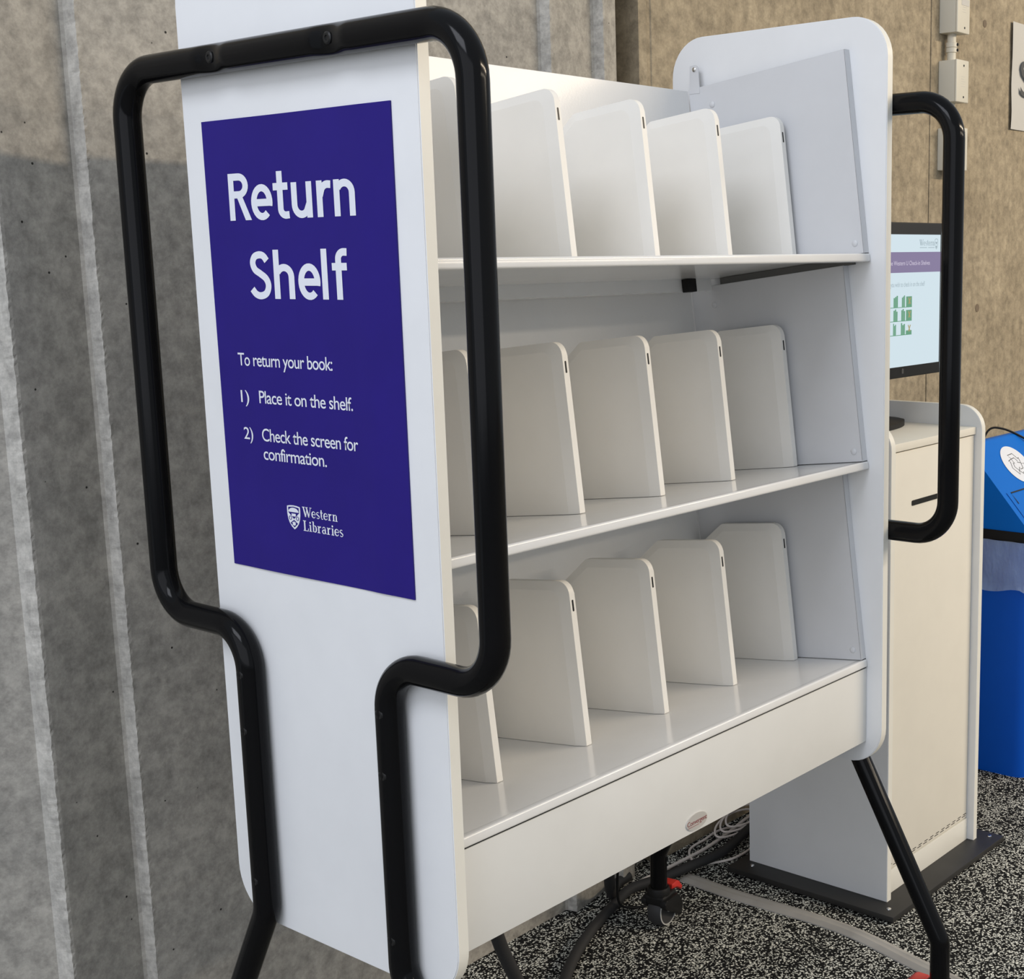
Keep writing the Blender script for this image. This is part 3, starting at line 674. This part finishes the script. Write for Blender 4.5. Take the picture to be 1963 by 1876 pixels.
# thin film of the bag folded over the rim
bm = B(); rows = []; nb = 90
peri = rrect(bx0-0.010, bx1+0.010, by0-0.010, by1+0.010, 0.03)
dens = []
for i in range(len(peri)):
    a, c = Vector(peri[i]), Vector(peri[(i+1) % len(peri)]); kk = max(1, int((c-a).length/0.012))
    for q in range(kk): dens.append(a+(c-a)*q/kk)
ctr = Vector(((bx0+bx1)/2, (by0+by1)/2))
for j in range(13):
    t = j/12; row = []
    for i, p_ in enumerate(dens):
        s_ = i*0.012; drop = 0.118+0.016*math.sin(s_*16+0.9)+0.006*math.sin(s_*41)
        o_ = (p_-ctr).normalized()*(0.003*math.sin(s_*95+t*5)+0.004*math.sin(s_*38-t*6)*t + (0.006 if j == 12 else 0))
        row.append(bm.verts.new((p_.x+o_.x, p_.y+o_.y, -0.7330-t*drop)))
    rows.append(row)
for a, c in zip(rows, rows[1:]):
    for i in range(len(a)): bm.faces.new((a[i], a[(i+1) % len(a)], c[(i+1) % len(a)], c[i]))
tag(obj('bin_bag', bm, BAG, smooth=80, at=((bx0+bx1)/2, (by0+by1)/2, Z0-0.733)), 'clear plastic bag folded over the rim of the blue recycling bin', 'bin bag')
bm = B(); tube(bm, spline([(2.44, 0.545, -0.585), (2.46, 0.530, -0.487), (2.50, 0.500, -0.478), (2.56, 0.440, -0.520), (2.60, 0.400, -0.570)], 8), 0.003, 8)
obj('cord', bm, BLACKP, lid)

# ------------------------------------------------------------------ electrical boxes and conduit on the right wall
def ebox(z0, z1, label, paper=False):
    x0, x1, y = 2.572, 2.643, 0.700
    t = thing('electrical_box', label, 'electrical box', ((x0+x1)/2, YW, Z0+z0), 'electrical boxes on the right wall')
    bm = B(); box(bm, x0, x1, y+0.006, YW, z0, z1, 0.003, 2); obj('box_body', bm, BOXP, t)
    bm = B(); box(bm, x0-0.001, x1+0.001, y, y+0.0065, z0-0.001, z1+0.001, 0.003, 3); cv = obj('cover_plate', bm, BOXP, t)
    for z in (z0+0.014, z1-0.014):
        bm = B(); lathe(bm, ((x0+x1)/2+0.006, y+0.0004, z), (0, -1, 0), [(0.0032, 0), (0.003, 0.0012)], 12); obj('screw', bm, SCREW, cv)
    bm = B()
    for i in range(5): box(bm, x0+0.028, x0+0.028+(0.022, 0.018, 0.024, 0.016, 0.02)[i], y-0.0003, y, (z0+z1)/2-0.014+i*0.0065, (z0+z1)/2-0.0132+i*0.0065)
    obj('cover_print', bm, LGREY, cv)
    if paper:
        bm = B(); box(bm, x0+0.022, x0+0.066, y-0.0006, y, (z0+z1)/2+0.004, (z0+z1)/2+0.020); obj('paper_label', bm, PAPER, cv)
ebox(0.606, 0.745, 'topmost of three beige electrical boxes, cut off by the picture edge', True)
ebox(0.420, 0.533, 'middle beige electrical box of the three on the concrete wall')
ebox(0.234, 0.350, 'lowest beige electrical box, half hidden behind the black far handle tube')
def conduit(z0, z1, label):
    bm = B(); tube(bm, [(2.605, 0.735, z0), (2.605, 0.735, z1)], 0.0125, 18)
    lathe(bm, (2.605, 0.735, (z0+z1)/2-0.014), (0, 0, 1), [(0.0125, 0), (0.0155, 0.001), (0.0155, 0.013), (0.0135, 0.014), (0.0155, 0.015), (0.0155, 0.027), (0.0125, 0.028)], 18)
    t = tag(obj('conduit', bm, BOXP, at=(2.605, 0.735, Z0+z0)), label, 'conduit', 'conduit between the electrical boxes')
    for z in ((z0+z1)/2-0.007, (z0+z1)/2+0.008):
        bm = B(); lathe(bm, (2.609, 0.722, z), (0.3, -1, 0), [(0.004, 0), (0.004, 0.005), (0.002, 0.006)], 12); obj('clamp_screw', bm, SCREW, t)
conduit(0.533, 0.606, 'short beige conduit joining the topmost and middle electrical boxes')
conduit(0.350, 0.420, 'short beige conduit between the middle and lowest electrical boxes')

# ------------------------------------------------------------------ paper sheet with a letter at the right edge
ps = thing('paper_notice', 'white paper sheet with a big black letter S on the right wall', 'sign', (3.18, YW, Z0+0.376))
bm = B(); g = []
for j in range(13):
    z = 0.376+(0.692-0.376)*j/12; row = []
    for i in range(13):
        x = 3.022+0.30*i/12+0.0012*math.sin(j*1.1); row.append(bm.verts.new((x, YW-0.004-0.004*math.exp(-i/2)-0.0012*math.sin(j*0.8), z)))
    g.append(row)
for j in range(12):
    for i in range(12): bm.faces.new((g[j][i], g[j][i+1], g[j+1][i+1], g[j+1][i]))
r = bmesh.ops.extrude_face_region(bm, geom=list(bm.faces))
for q in r['geom']:
    if isinstance(q, bmesh.types.BMVert): q.co.y += 0.0006
obj('sheet', bm, PAPER, ps, smooth=60)
obj('lettering', fit_text('S', 3.077, 3.158, 0.477, 0.586, lambda x, z, h: (x, YW-0.0105-h, z), 0.0, 1.0, 0.0003), DARKINK, ps, smooth=0)

# ------------------------------------------------------------------ floor channel and cables
bm = B()
prof = [(-0.022, FL), (-0.021, FL+0.002), (-0.007, FL+0.0065), (-0.005, FL+0.0058), (0.005, FL+0.0058), (0.007, FL+0.0065), (0.021, FL+0.002), (0.022, FL)]
path = [(1.258, 0.705), (1.243, 0.636), (1.256, 0.235), (1.201, 0.020), (1.160, -0.22), (1.110, -0.50)]
path = [(1.250, 0.650), (1.244, 0.50), (1.250, 0.235), (1.205, 0.020), (1.170, -0.16), (1.10, -0.50)]
pp = spline([(x, y, 0) for x, y in path], 6); rows = []
for i, p_ in enumerate(pp):
    t = (pp[min(i+1, len(pp)-1)]-pp[max(i-1, 0)]).normalized(); nn = Vector((-t.y, t.x, 0))
    rows.append([bm.verts.new((p_.x+nn.x*a, p_.y+nn.y*a, z)) for a, z in prof])
for a, c in zip(rows, rows[1:]):
    for i in range(len(prof)-1): bm.faces.new((a[i], a[i+1], c[i+1], c[i]))
    bm.faces.new((a[-1], a[0], c[0], c[-1]))
bm.faces.new(rows[0]); bm.faces.new(list(reversed(rows[-1])))
tag(obj('floor_cable_channel', bm, TAPE, at=(1.22, 0.2, 0)), 'flat grey cable channel running over the carpet under the far legs', 'cable channel')

def cable(name, pts, r, mat, label, cat, group=None, n=10, ch=None):
    bm = B(); tube(bm, spline(pts, n), r, 12)
    o = obj(name, bm, mat, smooth=60, at=(pts[0][0], pts[0][1], Z0+pts[0][2])); tag(o, label, cat, group); return o
hz = FL+0.0125
h1 = cable('cable_hose', [(0.28, 0.22, -0.86), (0.32, 0.28, -1.00), (0.41, 0.32, -1.16), (0.50, 0.36, -1.28), (0.59, 0.42, hz+0.012), (0.67, 0.49, hz), (0.749, 0.547, hz), (0.831, 0.595, hz), (0.931, 0.640, hz), (1.038, 0.675, hz), (1.11, 0.690, hz+0.004), (1.19, 0.672, hz+0.002), (1.25, 0.648, hz+0.012), (1.37, 0.640, hz+0.007), (1.50, 0.665, hz+0.006), (1.60, 0.690, hz)], 0.0112, SLEEVE,
      'thick black cable sleeve looping down from the shelf and along the carpet', 'cable')
cable('cable_hose', [(0.86, 0.52, -0.86), (0.90, 0.56, -1.02), (0.955, 0.615, -1.18), (1.000, 0.655, hz+0.075), (1.045, 0.690, hz+0.018), (1.085, 0.722, hz+0.001), (1.12, 0.738, hz), (1.16, 0.742, hz)], 0.0115, SLEEVE,
      'second black cable sleeve dropping behind the apron near the rear caster', 'cable')
cable('black_cord', [(0.93, 0.52, -0.86), (0.980, 0.600, -1.14), (1.005, 0.634, -1.25), (1.028, 0.655, hz+0.016), (1.06, 0.645, FL+0.004), (1.10, 0.622, FL+0.004), (1.15, 0.612, FL+0.004)], 0.0028, BLACKP,
      'thin black cord hanging beside the rear caster', 'cord')
cz = FL+0.0045
cable('white_cable', [(1.125, 0.716, cz), (1.189, 0.713, cz), (1.25, 0.709, cz), (1.369, 0.704, cz), (1.44, 0.708, cz), (1.51, 0.717, cz), (1.616, 0.736, cz)], 0.0042, WCABLE,
      'straight thick pale cable running from the rear caster to the kiosk', 'cable', 'pale cables behind the kiosk')
cable('white_cable', [(1.62, 0.640, cz), (1.52, 0.735, cz), (1.429, 0.737, cz), (1.380, 0.734, cz), (1.351, 0.719, cz), (1.326, 0.690, cz), (1.321, 0.668, cz), (1.337, 0.645, cz), (1.385, 0.619, cz), (1.449, 0.617, cz), (1.50, 0.63, cz)], 0.0030, WCABLE,
      'thin pale cable lying in a long loop on the carpet left of the kiosk', 'cable', 'pale cables behind the kiosk')
for q, (dx, lab) in enumerate(((0.0, 'coiled pale cable nearest the wall beside the kiosk'), (0.022, 'second coiled pale cable close to the kiosk side'), (0.044, 'coiled pale cable tucked closest behind the kiosk'))):
    cable('white_cable', [(1.53+dx+0.09*math.cos(a), 0.705+0.030*math.sin(a), cz+0.012+q*0.006+0.02*max(0, math.sin(a))) for a in [math.radians(d_) for d_ in range(20, 371, 30)]], 0.0026, WCABLE, lab, 'cable', 'pale cables behind the kiosk')
